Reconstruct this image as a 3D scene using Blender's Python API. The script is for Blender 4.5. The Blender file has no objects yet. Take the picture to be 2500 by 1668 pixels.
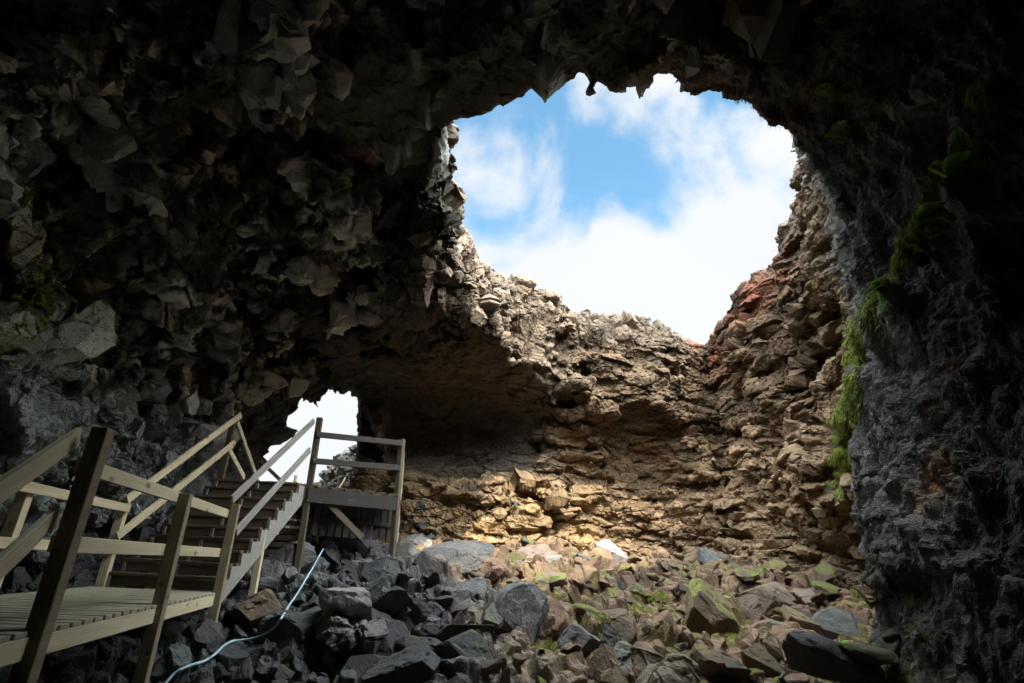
import bpy, math, random, time
import numpy as np
from mathutils import Vector, Matrix
from mathutils.bvhtree import BVHTree
T0=time.time()
def log(*a): print('[%.1f]'%(time.time()-T0),*a,flush=True)
rng=np.random.default_rng(7); random.seed(7)
C=bpy.context.scene.collection
PI=math.pi
SUBD=2

# ------------------------------------------------------------------ camera
F=1256.;CX=1107.;CY=834.
_u=np.array([143,2891,-F]);_u/=np.linalg.norm(_u)
_f=np.array([0,0,-1.]);_y=_f-_f.dot(_u)*_u;_y/=np.linalg.norm(_y)
_x=np.cross(_y,_u)
RM=np.array([_x,_y,_u])
def ray(px,py): return RM@np.array([(px-CX)/F,-(py-CY)/F,-1.])
def atY(px,py,Y): r=ray(px,py); return r*(Y/r[1])
def atD(px,py,D): r=ray(px,py); return r*(D/math.hypot(r[0],r[1]))
cd=bpy.data.cameras.new('camera'); cam=bpy.data.objects.new('camera',cd); C.objects.link(cam)
cam.matrix_world=Matrix([list(RM[0])+[0],list(RM[1])+[0],list(RM[2])+[0],[0,0,0,1]])
cd.sensor_width=36; cd.lens=F/2500*36; cd.shift_x=(1250-CX)/2500; cd.clip_start=.05; cd.clip_end=3000
bpy.context.scene.camera=cam

# ------------------------------------------------------------------ noise
U=np.uint32
def hsh(ix,iy,iz,seed):
    h=(ix.astype(U)*U(0x8da6b343))^(iy.astype(U)*U(0xd8163841))^(iz.astype(U)*U(0xcb1ab31f))^U((seed*0x9E3779B1)&0xffffffff)
    h^=h>>U(15); h*=U(0x2c1b3c6d); h^=h>>U(12); h*=U(0x297a2d39); h^=h>>U(15)
    return h
def f01(h): return (h&U(0xffff)).astype(np.float32)/np.float32(65535)
def rnd3(h):
    a=f01(h); h2=h*U(0x85ebca6b); h2^=h2>>U(13); b=f01(h2>>U(3)); h3=h2*U(0xc2b2ae35); h3^=h3>>U(16); c=f01(h3>>U(2))
    return a,b,c
def vnoise(P,s,seed=0):
    q=(P/np.float32(s)).astype(np.float32); i=np.floor(q).astype(np.int32); f=q-i; f=f*f*(3-2*f)
    r=0
    for dx in (0,1):
        wx=f[:,0] if dx else 1-f[:,0]
        for dy in (0,1):
            wy=f[:,1] if dy else 1-f[:,1]
            for dz in (0,1):
                wz=f[:,2] if dz else 1-f[:,2]
                r=r+wx*wy*wz*f01(hsh(i[:,0]+dx,i[:,1]+dy,i[:,2]+dz,seed))
    return r*2-1
def fbm(P,s,o=3,seed=0):
    r=0;a=1;t=0
    for k in range(o): r=r+a*vnoise(P,s/(2**k),seed+k*17); t+=a; a*=.5
    return r/t
def block(P,s,an=(1,1,1),tilt=1.,seed=0,jit=.9,warp=.0):
    """faceted cracked-rock field: every Voronoi cell has its own height and its own tilted face; returns height, edge distance, cell random"""
    q=(P/(np.array(an,dtype=np.float32)*np.float32(s))).astype(np.float32)
    if warp:
        w=np.stack([vnoise(q,1.3,seed+5),vnoise(q,1.3,seed+6),vnoise(q,1.3,seed+7)],1)*warp; q=q+w.astype(np.float32)
    i=np.floor(q).astype(np.int32); f=q-i
    n=len(q); b1=np.full(n,1e9,np.float32); b2=b1.copy(); bh=np.zeros(n,U); bv=np.zeros((n,3),np.float32)
    for dx in (-1,0,1):
        for dy in (-1,0,1):
            for dz in (-1,0,1):
                h=hsh(i[:,0]+dx,i[:,1]+dy,i[:,2]+dz,seed)
                a,b,c=rnd3(h)
                vx=f[:,0]-dx-.5-(a-.5)*jit; vy=f[:,1]-dy-.5-(b-.5)*jit; vz=f[:,2]-dz-.5-(c-.5)*jit
                d=vx*vx+vy*vy+vz*vz
                m=d<b1
                b2=np.where(m,b1,np.minimum(b2,d))
                b1=np.where(m,d,b1); bh=np.where(m,h,bh)
                bv[m,0]=vx[m]; bv[m,1]=vy[m]; bv[m,2]=vz[m]
    e=np.sqrt(b2)-np.sqrt(b1)
    h2=bh*U(0x27d4eb2d); h2^=h2>>U(14)
    a,b,c=rnd3(h2); r=f01(bh>>U(11))
    g=(bv[:,0]*(a-.5)+bv[:,1]*(b-.5)+bv[:,2]*(c-.5))*2
    return (r-.5)+tilt*g, e, f01(h2>>U(9)), r
def sst(a,b,x): t=np.clip((x-a)/(b-a),0,1); return t*t*(3-2*t)
def smin(a,b,k): h=np.clip(.5+.5*(b-a)/k,0,1); return b*(1-h)+a*h-k*h*(1-h)
def smax(a,b,k): return -smin(-a,-b,k)
def polysd(x,y,poly):
    d=np.full(x.shape,1e9,np.float32); s=np.ones(x.shape,np.float32); n=len(poly)
    for k in range(n):
        ax,ay=poly[k]; bx,by=poly[k-1]
        ex,ey=bx-ax,by-ay; wx,wy=x-ax,y-ay
        t=np.clip((wx*ex+wy*ey)/(ex*ex+ey*ey),0,1)
        d=np.minimum(d,(wx-ex*t)**2+(wy-ey*t)**2)
        c1=y>=ay; c2=y<by; c3=ex*wy>ey*wx
        fl=(c1&c2&c3)|(~c1&~c2&~c3)
        s=np.where(fl,-s,s)
    return s*np.sqrt(d)
def lerpt(v,xs,ys): return np.interp(v,xs,ys).astype(np.float32)

# ------------------------------------------------------------------ cave shape (plan outlines in metres)
def pol(el_az_z):   # list of (pixel x, pixel y, height) -> plan points
    out=[]
    for px,py,z in el_az_z:
        r=ray(px,py); t=z/r[2]; out.append((r[0]*t,r[1]*t))
    return out
ZT=6.5
PIT1=pol([(1085,315,5.0),(1200,285,5.0),(1290,240,5.0),(1390,225,5.0),(1500,160,5.0),(1620,130,5.0),(1770,165,5.0),(1900,200,5.0),
          (2010,290,5.6),(1960,480,ZT),(1915,560,ZT),(1935,640,ZT),(1840,690,ZT),(1770,770,ZT),(1720,850,ZT),(1620,805,ZT),(1440,775,ZT),(1340,722,ZT),(1255,690,ZT),(1200,650,ZT),(1135,560,ZT),(1085,430,ZT)])
CH=[(-5.0,4.5),(-5.4,9),(-5.5,12.5),(-5.3,14.2),(-3.0,13.8),(-1.5,13.5),(0.5,13.5),(2.5,13.9),(4.5,15.0),(6.0,15.2),(7.3,14.0),(7.4,11.5),(6.9,9),(6.3,7.2),(5.0,6.0),(3.2,5.5),(0,4)]
PIT2=[(-5.6,13.2),(-5.0,12.9),(-2.2,12.9),(-2.6,15.2),(-2.9,17.2),(-2.4,19),(-.5,22),(1,28),(-14,28),(-9,22),(-7.2,17.5)]
def floorz(x,y):
    z=lerpt(y,[-9,3,6,8,10,12.5,14.5,16,20,28],[-1.9,-1.75,-1.25,-.85,-.3,.12,.2,.35,1.35,2.3])
    z=z+.35*np.exp(-((x+.3)**2/2.2+(y-10.3)**2/2.5))            # dark heap below the landing
    z=z-.35*sst(1.5,5,x)*sst(12,7,y)*sst(2,5,y)*0+.25*sst(3.5,6.5,x)*sst(14,9,y)
    z=z+.5*sst(-4.2,-5.4,x)+3.4*np.exp(-((x+2.7)**2/2.0+(y-17.1)**2/1.0))
    return z.astype(np.float32)
def topz(x,y):
    lo=2.9+.25*np.sin(x*.5)+.15*np.sin(y*.7)
    hi=6.55+.12*np.sin(x*.9+1)*np.cos(y*.6)
    k=sst(15.0,17.0,y-1.15*np.maximum(x+1.0,0)+.0*x)
    return (hi+(lo-hi)*k+1.3*np.exp(-((x+2.2)**2/1.6+(y-17.4)**2/1.2))*k).astype(np.float32)
def airf(P):
    x,y,z=P[:,0],P[:,1],P[:,2]
    # the near tube
    xl=lerpt(y,[-9,0,5,9,14],[-4.6,-5.1,-5.3,-5.5,-5.6]); xr=lerpt(y,[-9,0,2,3.6,4.6,5.5,7,14],[4.2,4.0,3.9,3.95,4.15,4.6,5.2,4.0])
    xr=xr+.30*(z-1.2)*sst(6,4,y)*(z>1.2)-.5*sst(2.2,.0,z)*sst(1.5,3.5,y)
    zc=lerpt(y,[-9,0,4,8,12,14],[4.2,4.9,5.05,4.8,4.5,4.3])
    cx=(xl+xr)/2; hw=(xr-xl)/2; z0=.3
    q=(np.abs(x-cx)/hw)**2.6+(np.abs(z-z0)/(zc-z0))**2.6
    f=(q**(1/2.6)-1)*3.2
    f=np.maximum(f,np.maximum(-8.5-y,y-13.3))
    # the chamber below and beside the skylight
    d=polysd(x,y,CH)
    ceil=2.6+2.25*(1-np.exp(np.minimum(d,0)/1.4))
    c=smax(d+.10*(z-1),z-ceil,.35)
    f=smin(f,c,.5)
    p1=polysd(x,y,PIT1)
    f=np.minimum(f,np.maximum(p1,2.2-z))
    al=np.sqrt(((x+.2)/3.1)**2+((y-13.2)/1.9)**2+((z-3.2)/1.25)**2)-1
    f=smin(f,al*1.3,.25)
    p2=polysd(x,y,PIT2)
    f=np.minimum(f,np.maximum(p2+.12*(z-3),-3-z))
    arch=4.75-.78*(x+3.40)**2
    rk=np.maximum(np.maximum(np.abs(y-13.8)-.9,x+1.7),arch-z)
    f=smax(f,-rk,.12)
    f=smax(f,floorz(x,y)-z,.15)
    f=np.minimum(f,topz(x,y)-z)
    return f
VX=.1
bx0,bx1,by0,by1,bz0,bz1=-10,12,-9.4,27.5,-2.4,8.2
def region(P):
    x,y,z=P[:,0],P[:,1],P[:,2]
    far=sst(8.0,10,y+.6*x-0)*sst(4.9,4.2,z-.35*np.maximum(x-1.5,0))   # layered wall
    far=far*sst(-3.2,-2.4,x)
    but=sst(2.3,3.0,x)*sst(6.6,5.6,y)*sst(5.0,4.0,z)       # shaggy right wall
    flo=sst(.5,.2,z-floorz(x,y))
    top=sst(5.9,6.3,z)
    return far,but,flo,top
def alcove(P):
    x,y,z=P[:,0],P[:,1],P[:,2]
    return sst(-3.6,-2.6,x)*sst(3.2,1.9,x)*sst(9.2,10.0,y)*sst(4.75,4.45,z)*sst(2.0,2.5,z)
def coarse(P):
    far,but,flo,top=region(P)
    a,ea,_,_=block(P,1.25,(1,1,1.15),1.1,seed=1,warp=.25)
    b,eb,_,_=block(P,.62,(1,1,1.1),1.2,seed=2,warp=.2)
    s,es,_,_=block(P,.95,(1.2,1.2,.5),.8,seed=3,warp=.15)
    g=(.42*a+.26*b)*(1-far*.75)+far*.34*s
    g=g*(1-.8*but)*(1-.75*top)
    rim=np.exp(-((P[:,1]-4.6)/1.3)**2)*sst(3.4,4.2,P[:,2])*sst(-2.2,-1.2,P[:,0])*sst(6.5,5.5,P[:,0])
    mouth=np.exp(-((P[:,1]-13.6)/1.6)**2)*sst(-1.2,-2.2,P[:,0])
    return (g*(1-.35*flo)+.25*fbm(P,2.5,2,seed=9))*(1-.96*rim)*(1-.7*mouth)*(1-.8*alcove(P))*(1-.95*np.exp(-((P[:,0]-.1)**2+(P[:,1]-5.4)**2+.5*(P[:,2]-5.4)**2)/.5))
nx=int((bx1-bx0)/VX)+1; ny=int((by1-by0)/VX)+1; nz=int((bz1-bz0)/VX)+1
gx=(bx0+VX*np.arange(nx)).astype(np.float32); gy=(by0+VX*np.arange(ny)).astype(np.float32); gz=(bz0+VX*np.arange(nz)).astype(np.float32)
vol=np.empty((nx,ny,nz),np.float32)
for i0 in range(0,nx,20):
    i1=min(nx,i0+20)
    G=np.stack(np.meshgrid(gx[i0:i1],gy,gz,indexing='ij'),-1).reshape(-1,3)
    f=airf(G)
    m=np.abs(f)<.75
    f[m]+=coarse(G[m])
    vol[i0:i1]=f.reshape(i1-i0,ny,nz)
log('volume',vol.shape)
import openvdb
grid=openvdb.FloatGrid(background=3.0)
np.clip(vol,-3,3,out=vol)
grid.copyFromArray(vol)
pts,quads=grid.convertToQuads(isovalue=0.0)
pts=pts.astype(np.float32)*VX+np.array([bx0,by0,bz0],np.float32)
quads=quads.astype(np.int64)
cen=pts[quads].mean(1)
e=.25
keep=(cen[:,0]>bx0+e)&(cen[:,0]<bx1-e)&(cen[:,1]>by0+e)&(cen[:,1]<by1-e)&(cen[:,2]>bz0+e)&(cen[:,2]<bz1-e)
quads=quads[keep]
# keep only the connected surface pieces of good size (drop pebbles buried in the rock)
def comps(nv,q):
    lab=np.arange(nv)
    while True:
        m=lab[q].min(1); new=lab.copy()
        for k in range(4): np.minimum.at(new,q[:,k],m)
        new=new[new]
        if (new==lab).all(): return lab
        lab=new
lab=comps(len(pts),quads); fl=lab[quads[:,0]]
u_,cnt=np.unique(fl,return_counts=True); good=u_[cnt>1500]
quads=quads[np.isin(fl,good)]
log('surface',len(pts),len(quads),'pieces',len(good))
# coarse BVH used to set plants, moss and stones on the rock
used=np.unique(quads); remap=-np.ones(len(pts),np.int64); remap[used]=np.arange(len(used)); pts=pts[used]; quads=remap[quads]
BV=BVHTree.FromPolygons(pts.tolist(),quads.tolist())
log('bvh')
def hit(px,py):
    d=Vector(ray(px,py)).normalized(); r=BV.ray_cast(Vector((0,0,0)),d)
    return r[0],r[1]
def drop(x,y,z=3.0):
    r=BV.ray_cast(Vector((x,y,z)),Vector((0,0,-1)))
    return (r[0],r[1]) if r[0] else (Vector((x,y,float(floorz(np.array([x]),np.array([y]))[0]))),Vector((0,0,1)))
def vnorm(p,q):
    a=p[q[:,2]]-p[q[:,0]]; b=p[q[:,3]]-p[q[:,1]]
    n=np.cross(a,b); N=np.zeros_like(p)
    for k in range(4):
        for c in range(3): N[:,c]+=np.bincount(q[:,k],n[:,c],len(p))
    return N/np.maximum(np.linalg.norm(N,axis=1),1e-9)[:,None]
def smooth(p,q,it):
    for _ in range(it):
        s=np.zeros_like(p); c=np.zeros(len(p))
        cf=p[q].mean(1)
        for k in range(4):
            c+=np.bincount(q[:,k],None,len(p))
            for a in range(3): s[:,a]+=np.bincount(q[:,k],cf[:,a],len(p))
        c=np.maximum(c,1); p=(p*.5+.5*(s/c[:,None])).astype(np.float32)
    return p
def subdiv(p,q):
    n=len(p)
    e=np.concatenate([q[:,[0,1]],q[:,[1,2]],q[:,[2,3]],q[:,[3,0]]]); es=np.sort(e,1)
    key=es[:,0]*n+es[:,1]; u,ix=np.unique(key,return_inverse=True); ix=ix.ravel()
    ea,eb=u//n,u%n
    pe=(p[ea]+p[eb])*.5; pf=p[q].mean(1)
    P=np.concatenate([p,pe,pf]).astype(np.float32); m=len(q)
    e0,e1,e2,e3=[ix[k*m:(k+1)*m]+n for k in range(4)]; fc=np.arange(m)+n+len(u)
    Q=np.concatenate([np.stack([q[:,0],e0,fc,e3],1),np.stack([e0,q[:,1],e1,fc],1),np.stack([fc,e1,q[:,2],e2],1),np.stack([e3,fc,e2,q[:,3]],1)])
    return P,Q
def inview(c,mar):
    cc=c@RM; d=-cc[:,2]
    px=CX+F*cc[:,0]/np.maximum(d,.01); py=CY-F*cc[:,1]/np.maximum(d,.01)
    return (d>.1)&(px>-mar)&(px<2500+mar)&(py>-mar)&(py<1668+mar)
fn=np.cross(pts[quads[:,2]]-pts[quads[:,0]],pts[quads[:,3]]-pts[quads[:,1]]); cen=pts[quads].mean(1)
# orientation: make normals point into the air
t=cen+fn/np.maximum(np.linalg.norm(fn,axis=1),1e-9)[:,None]*.3
s=np.mean(airf(t.astype(np.float32)[::50])<airf(cen.astype(np.float32)[::50]))
if s<.5: quads=quads[:,::-1]; fn=-fn
log('orientation',s)
facing=(cen*fn).sum(1)<.0
vis=inview(cen,260)&((cen*fn).sum(1)<.35*np.linalg.norm(cen,axis=1)*np.linalg.norm(fn,axis=1))&(cen[:,1]<20)
# grow so that borders between fine and coarse stay out of the picture
vv=np.zeros(len(pts),bool); vv[quads[vis].ravel()]=True; vis=vv[quads].any(1)
fine=quads[vis]; rough=quads[~vis]
def sub(q):
    u=np.unique(q); r=-np.ones(len(pts),np.int64); r[u]=np.arange(len(u)); return pts[u],r[q]
fp,fq=sub(fine); rp,rq=sub(rough)
for _k in range(SUBD): fp,fq=subdiv(fp,fq)
log('fine',len(fp),len(fq),'rough',len(rq))

# ------------------------------------------------------------------ zones anchored on the rock
def zone(P,spots):
    m=np.zeros(len(P),np.float32)
    for px,py,r in spots:
        h,_=hit(px,py)
        if h is None: continue
        d=((P-np.array(h,np.float32))**2).sum(1)
        m=np.maximum(m,np.exp(-d/(r*r)))
    return m
MOSS=[(30,420,.5),(60,480,.4),(40,560,.4),(40,650,.6),(60,700,.5),(100,720,.35),(150,740,.3),(20,760,.5),(280,780,.25),(200,810,.3),(240,820,.3),(460,780,.2),
      (560,240,.2),(570,320,.2),(540,470,.3),(560,520,.3),(920,90,.15),(340,900,.25),(110,690,.3),(470,780,.15),(330,870,.2),(700,270,.12),
      (2140,330,.2),(2160,1450,.2),(2080,1480,.3),(2060,80,.3),(2110,230,.3),(1990,690,.25),(1990,760,.2),(2210,1620,.3)]
RIDGE=[(2405,230,.07),(2380,330,.08),(2355,370,.09),(2325,410,.08),(2300,450,.08),(2275,490,.08),(2255,530,.08),(2230,570,.08),(2205,610,.08),(2185,650,.07),(2165,690,.08),(2140,735,.09),(2128,770,.12),(2112,800,.13),(2100,830,.14),(2090,860,.14),(2085,890,.15),(2082,920,.15),(2080,950,.15),(2076,980,.15),(2068,1010,.15),(2060,1040,.15),(2055,1070,.14),(2052,1100,.13),(2050,1130,.12),(2052,1160,.10),(2058,1190,.08)]
RED=[(1850,720,.7),(1790,790,.7),(1760,830,.6),(1780,910,.5),(1910,650,.45),(1830,760,.5),(1700,850,.3),(1890,270,.35),(880,400,.2),(1740,880,.5)]
YEL=[(1300,1260,1.3),(1150,1330,1.2),(1100,1290,1.0),(1420,1290,1.0),(1250,1340,1.0),(1200,820,.6),(1350,830,.5),(1050,1340,.8)]
ORA=[(2270,1200,.2),(2250,880,.25),(2330,880,.25),(2350,1000,.3),(2340,1100,.3),(2270,870,.25),(2380,1130,.2)]
def shade(P,N,cellA,cellB,far,but,flo,top):
    n=len(P)
    g=np.array([.22,.205,.185],np.float32); br=np.array([.265,.175,.098],np.float32); bl=np.array([.33,.375,.37],np.float32)
    rd=np.array([.42,.14,.07],np.float32); ye=np.array([.40,.27,.13],np.float32); rg=np.array([.20,.125,.10],np.float32)
    n1=fbm(P,1.9,3,seed=31); n2=fbm(P,.7,3,seed=37)
    col=np.repeat(g[None],n,0)
    def mix(c,m): nonlocal col; m=np.clip(m,0,1)[:,None]; col=col*(1-m)+c*m
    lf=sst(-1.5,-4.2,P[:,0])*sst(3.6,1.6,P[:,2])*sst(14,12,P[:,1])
    mix(bl,lf*.9)  # blue-grey rock, with the teal of the shadows tinted in
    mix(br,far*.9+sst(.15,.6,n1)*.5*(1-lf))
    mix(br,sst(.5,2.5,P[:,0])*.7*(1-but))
    mix(rg,sst(.6,.8,cellA)*.35*(1-lf)*sst(-1.,1.5,P[:,0])*(1-.6*far))
    mix(np.array([.115,.14,.10],np.float32),sst(.8,-1.2,P[:,0])*sst(10,6,P[:,1])*sst(-.2,.35,n1)*.6)
    mix(rd,zone(P,RED)*sst(-.2,.25,n2+.7*(cellA-.3))*.95)
    mix(rd*.7,sst(.95,.97,cellB)*.22*(1-but)*(1-lf))
    mix(ye,zone(P,YEL)*(.45+.4*sst(-.2,.3,n2)))
    mix(np.array([.135,.135,.115],np.float32)[None]*(1+.9*fbm(P*np.array([1,1,.2],np.float32),.12,3,seed=33))[:,None],but*.9)
    mix(np.array([.34,.15,.05],np.float32),zone(P,ORA)*sst(-.1,.3,n2)*.8)
    col*=(1-.72*sst(4.2,1.8,P[:,1])*sst(3.5,2.5,P[:,2]))[:,None]  # rock nearest the camera darkened so less light bounces onto the posts
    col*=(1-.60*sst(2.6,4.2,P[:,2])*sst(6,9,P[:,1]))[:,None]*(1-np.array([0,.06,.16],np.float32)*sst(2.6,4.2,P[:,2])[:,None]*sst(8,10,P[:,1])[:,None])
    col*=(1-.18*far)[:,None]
    mix(np.array([.105,.088,.07],np.float32),alcove(P)*.85)  # shade under the overhang deepened in the alcove's colour
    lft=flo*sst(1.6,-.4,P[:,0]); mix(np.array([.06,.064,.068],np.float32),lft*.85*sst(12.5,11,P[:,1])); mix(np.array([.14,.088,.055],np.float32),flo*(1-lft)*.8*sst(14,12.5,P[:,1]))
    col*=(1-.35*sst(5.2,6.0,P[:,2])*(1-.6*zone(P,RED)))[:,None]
    col*=(.72+.5*cellA+.28*(cellB-.5))[:,None]
    col*=(1+.25*n2)[:,None]
    # pale lichen specks
    mo=np.maximum(zone(P,MOSS)*sst(-.12,.15,fbm(P,.12,3,seed=51)),zone(P,RIDGE)*sst(-.6,-.3,fbm(P,.3,2,seed=52)))
    mo=np.maximum(mo,flo*sst(.05,.35,fbm(P,.6,4,seed=53))*sst(.3,2.,P[:,0])*sst(13,9,P[:,1])*sst(.2,.7,N[:,2]))
    return np.clip(col,0.01,.8).astype(np.float32),np.clip(mo,0,1).astype(np.float32)
C0=np.array([.1,5.4,5.4],np.float32)
def displace(P,q,full=True):
    N=vnorm(P,q); far,but,flo,top=region(P)
    ch=max(1,len(P)//400000+1); D=np.zeros(len(P),np.float32); A=D.copy(); B=D.copy(); PB=D.copy(); CLM=D.copy()
    for I in np.array_split(np.arange(len(P)),ch):
        p=P[I]; fa,bu,to=far[I],but[I],top[I]
        b1,e1,c1,r1=block(p,.46,(.85,1.5,1.25),1.75,seed=11,warp=.06)
        s1,es,c2,r2=block(p,.52,(1.7,1.7,.42),.75,seed=12,warp=.03)
        b1*=(.25+.75*sst(0,.22,e1)); s1*=(.75+.25*sst(0,.12,es))
        b2,e2,c3,r3=block(p,.19,(1.1,1.1,1.),1.2,seed=13)
        b3,e3,c4,r4=block(p,.07,(1,1,1),1.,seed=14)
        fr=fbm(p*np.array([1,1,.22],np.float32),.10,4,seed=21)
        big=b1*(1-fa)+s1*fa; ee=e1*(1-fa)+es*fa
        al_=alcove(p); act=.45+.55*sst(-.25,.2,vnoise(p,1.4,77))
        rn=1-np.abs(vnoise(p+.3*fbm(p,.8,2,seed=70)[:,None],1.7,71)); rn2=1-np.abs(vnoise(p,1.1,72))
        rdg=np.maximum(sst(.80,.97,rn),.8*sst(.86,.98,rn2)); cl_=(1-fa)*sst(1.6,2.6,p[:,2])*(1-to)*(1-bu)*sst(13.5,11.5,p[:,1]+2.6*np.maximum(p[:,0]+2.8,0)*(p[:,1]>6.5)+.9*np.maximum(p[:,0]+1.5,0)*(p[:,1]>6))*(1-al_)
        dense=np.maximum(sst(6.0,8.5,p[:,1]),sst(-2.8,-4.0,p[:,0])*sst(4.4,3.4,p[:,2]))*.75
        act=act*(1-cl_)+cl_*np.maximum(.12+1.25*rdg,dense)
        act2=sst(-.3,.35,vnoise(p,.8,78))
        d=.32*big*act+cl_*.10*rdg-(.055+.07*fa)*np.exp(-(ee/.035)**2)*np.clip(act*1.5,0,1)+(.075*act2+.05*cl_*(.6+rdg))*b2-.018*np.exp(-(e2/.08)**2)*act2+.026*b3
        d=d*(1-.65*bu)*(1-.4*to)+bu*.16*fr+.03*fbm(p,.14,4,seed=22)
        al=alcove(p); rm=np.exp(-((p[:,1]-4.6)/.9)**2)*sst(3.6,4.2,p[:,2])*sst(-2.2,-1.2,p[:,0])
        bf,ef,_,rf=block(p,.36,(1,1,.8),.5,seed=15,warp=.1); bg_,eg,_,rg_=block(p,.16,(1,1,.8),.9,seed=16,warp=.1)
        df=(.26*(rf-.1)+.10*bf)*sst(0,.28,ef)+.085*(rg_+.3*bg_)*sst(0,.3,eg)-.03+.02*fbm(p,.08,3,seed=24)
        fl_=flo[I]; d=d*(1-fl_)+df*fl_
        d=d*(1-.70*al)*(1-.9*np.exp(-((p-C0)**2).sum(1)/.28))*(1-.75*rm)
        d=d+al*(.05*fbm(p,.45,4,seed=23)+.03*b2)
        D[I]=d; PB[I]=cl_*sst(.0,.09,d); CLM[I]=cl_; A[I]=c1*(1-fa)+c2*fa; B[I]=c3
    Pn=(P+N*D[:,None]).astype(np.float32)
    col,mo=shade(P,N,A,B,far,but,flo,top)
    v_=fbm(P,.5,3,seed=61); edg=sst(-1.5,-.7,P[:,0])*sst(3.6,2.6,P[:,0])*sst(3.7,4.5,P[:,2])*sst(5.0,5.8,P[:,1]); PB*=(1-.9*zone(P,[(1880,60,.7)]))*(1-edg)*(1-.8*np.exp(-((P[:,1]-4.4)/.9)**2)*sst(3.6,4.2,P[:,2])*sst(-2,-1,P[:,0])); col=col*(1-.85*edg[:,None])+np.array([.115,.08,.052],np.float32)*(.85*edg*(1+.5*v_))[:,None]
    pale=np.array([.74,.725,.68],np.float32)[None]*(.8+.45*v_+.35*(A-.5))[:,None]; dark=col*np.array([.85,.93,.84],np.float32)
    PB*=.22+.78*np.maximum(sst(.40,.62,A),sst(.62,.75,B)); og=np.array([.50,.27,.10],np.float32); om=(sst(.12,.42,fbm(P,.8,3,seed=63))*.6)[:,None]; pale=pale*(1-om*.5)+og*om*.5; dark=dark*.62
    m_=CLM[:,None]; pb=PB[:,None]; col=(col*(1-m_)+m_*(dark*(1-pb)+pale*pb)).astype(np.float32)  # pale protrusions, dark recesses: light and shade put into the ceiling tint
    return Pn,N,col,mo,far,but,flo,top
def mesh_np(name,P,q,cols=None,mats=(),smoothf=False):
    me=bpy.data.meshes.new(name); k=q.shape[1]
    me.vertices.add(len(P)); me.vertices.foreach_set('co',np.ascontiguousarray(P,np.float32).ravel())
    me.loops.add(q.size); me.loops.foreach_set('vertex_index',q.astype(np.int32).ravel())
    me.polygons.add(len(q)); me.polygons.foreach_set('loop_start',np.arange(0,q.size,k,dtype=np.int32))
    try: me.polygons.foreach_set('loop_total',np.full(len(q),k,np.int32))
    except Exception: pass
    me.polygons.foreach_set('use_smooth',np.full(len(q),smoothf))
    if cols is not None:
        for an,c in cols.items():
            if c.ndim==1: at=me.attributes.new(an,'FLOAT','POINT'); at.data.foreach_set('value',c.astype(np.float32))
            else:
                at=me.color_attributes.new(an,'FLOAT_COLOR','POINT'); at.data.foreach_set('color',np.concatenate([c,np.ones((len(c),1))],1).astype(np.float32).ravel())
    for m in mats: me.materials.append(m)
    me.update(calc_edges=True); me.validate()
    return me
def tag(o,label=None,cat=None,group=None,kind=None):
    if label: o['label']=label
    if cat: o['category']=cat
    if group: o['group']=group
    if kind: o['kind']=kind
    return o
def link(name,me,parent=None,loc=None):
    o=bpy.data.objects.new(name,me); C.objects.link(o)
    if parent: o.parent=parent
    if loc is not None: o.location=loc
    return o

# ------------------------------------------------------------------ materials
class NT:
    def __init__(s,name):
        s.m=bpy.data.materials.new(name); s.m.use_nodes=True; s.t=s.m.node_tree; s.n=s.t.nodes; s.b=s.n['Principled BSDF']; s.b.inputs['Specular IOR Level'].default_value=.3
    def add(s,ty,**k):
        n=s.n.new(ty)
        for a,v in k.items():
            if a.startswith('i_'): n.inputs[a[2:].replace('_',' ')].default_value=v
            else: setattr(n,a,v)
        return n
    def l(s,a,b): s.t.links.new(a,b)
    def noise(s,vec,scale,det=4,rough=.6):
        n=s.add('ShaderNodeTexNoise'); n.inputs['Scale'].default_value=scale; n.inputs['Detail'].default_value=det; n.inputs['Roughness'].default_value=rough
        if vec is not None: s.l(vec,n.inputs['Vector'])
        return n.outputs['Fac']
    def mr(s,v,a,b,c=0.,d=1.):
        n=s.add('ShaderNodeMapRange'); s.l(v,n.inputs[0]); 
        for k,x in zip((1,2,3,4),(a,b,c,d)): n.inputs[k].default_value=x
        return n.outputs[0]
    def mix(s,fac,a,b,bt='MIX'):
        n=s.add('ShaderNodeMix',data_type='RGBA',blend_type=bt)
        for i,v in ((0,fac),(6,a),(7,b)):
            if isinstance(v,(int,float)): n.inputs[i].default_value=v
            elif isinstance(v,tuple): n.inputs[i].default_value=v if len(v)==4 else v+(1,)
            else: s.l(v,n.inputs[i])
        return n.outputs[2]
    def math(s,op,a,b=None):
        n=s.add('ShaderNodeMath',operation=op)
        for i,v in ((0,a),(1,b)):
            if v is None: continue
            if isinstance(v,(int,float)): n.inputs[i].default_value=v
            else: s.l(v,n.inputs[i])
        return n.outputs[0]
    def bump(s,h,dist,st=1.,prev=None):
        n=s.add('ShaderNodeBump'); n.inputs['Distance'].default_value=dist; n.inputs['Strength'].default_value=st; s.l(h,n.inputs['Height'])
        if prev is not None: s.l(prev,n.inputs['Normal'])
        return n.outputs['Normal']
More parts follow.
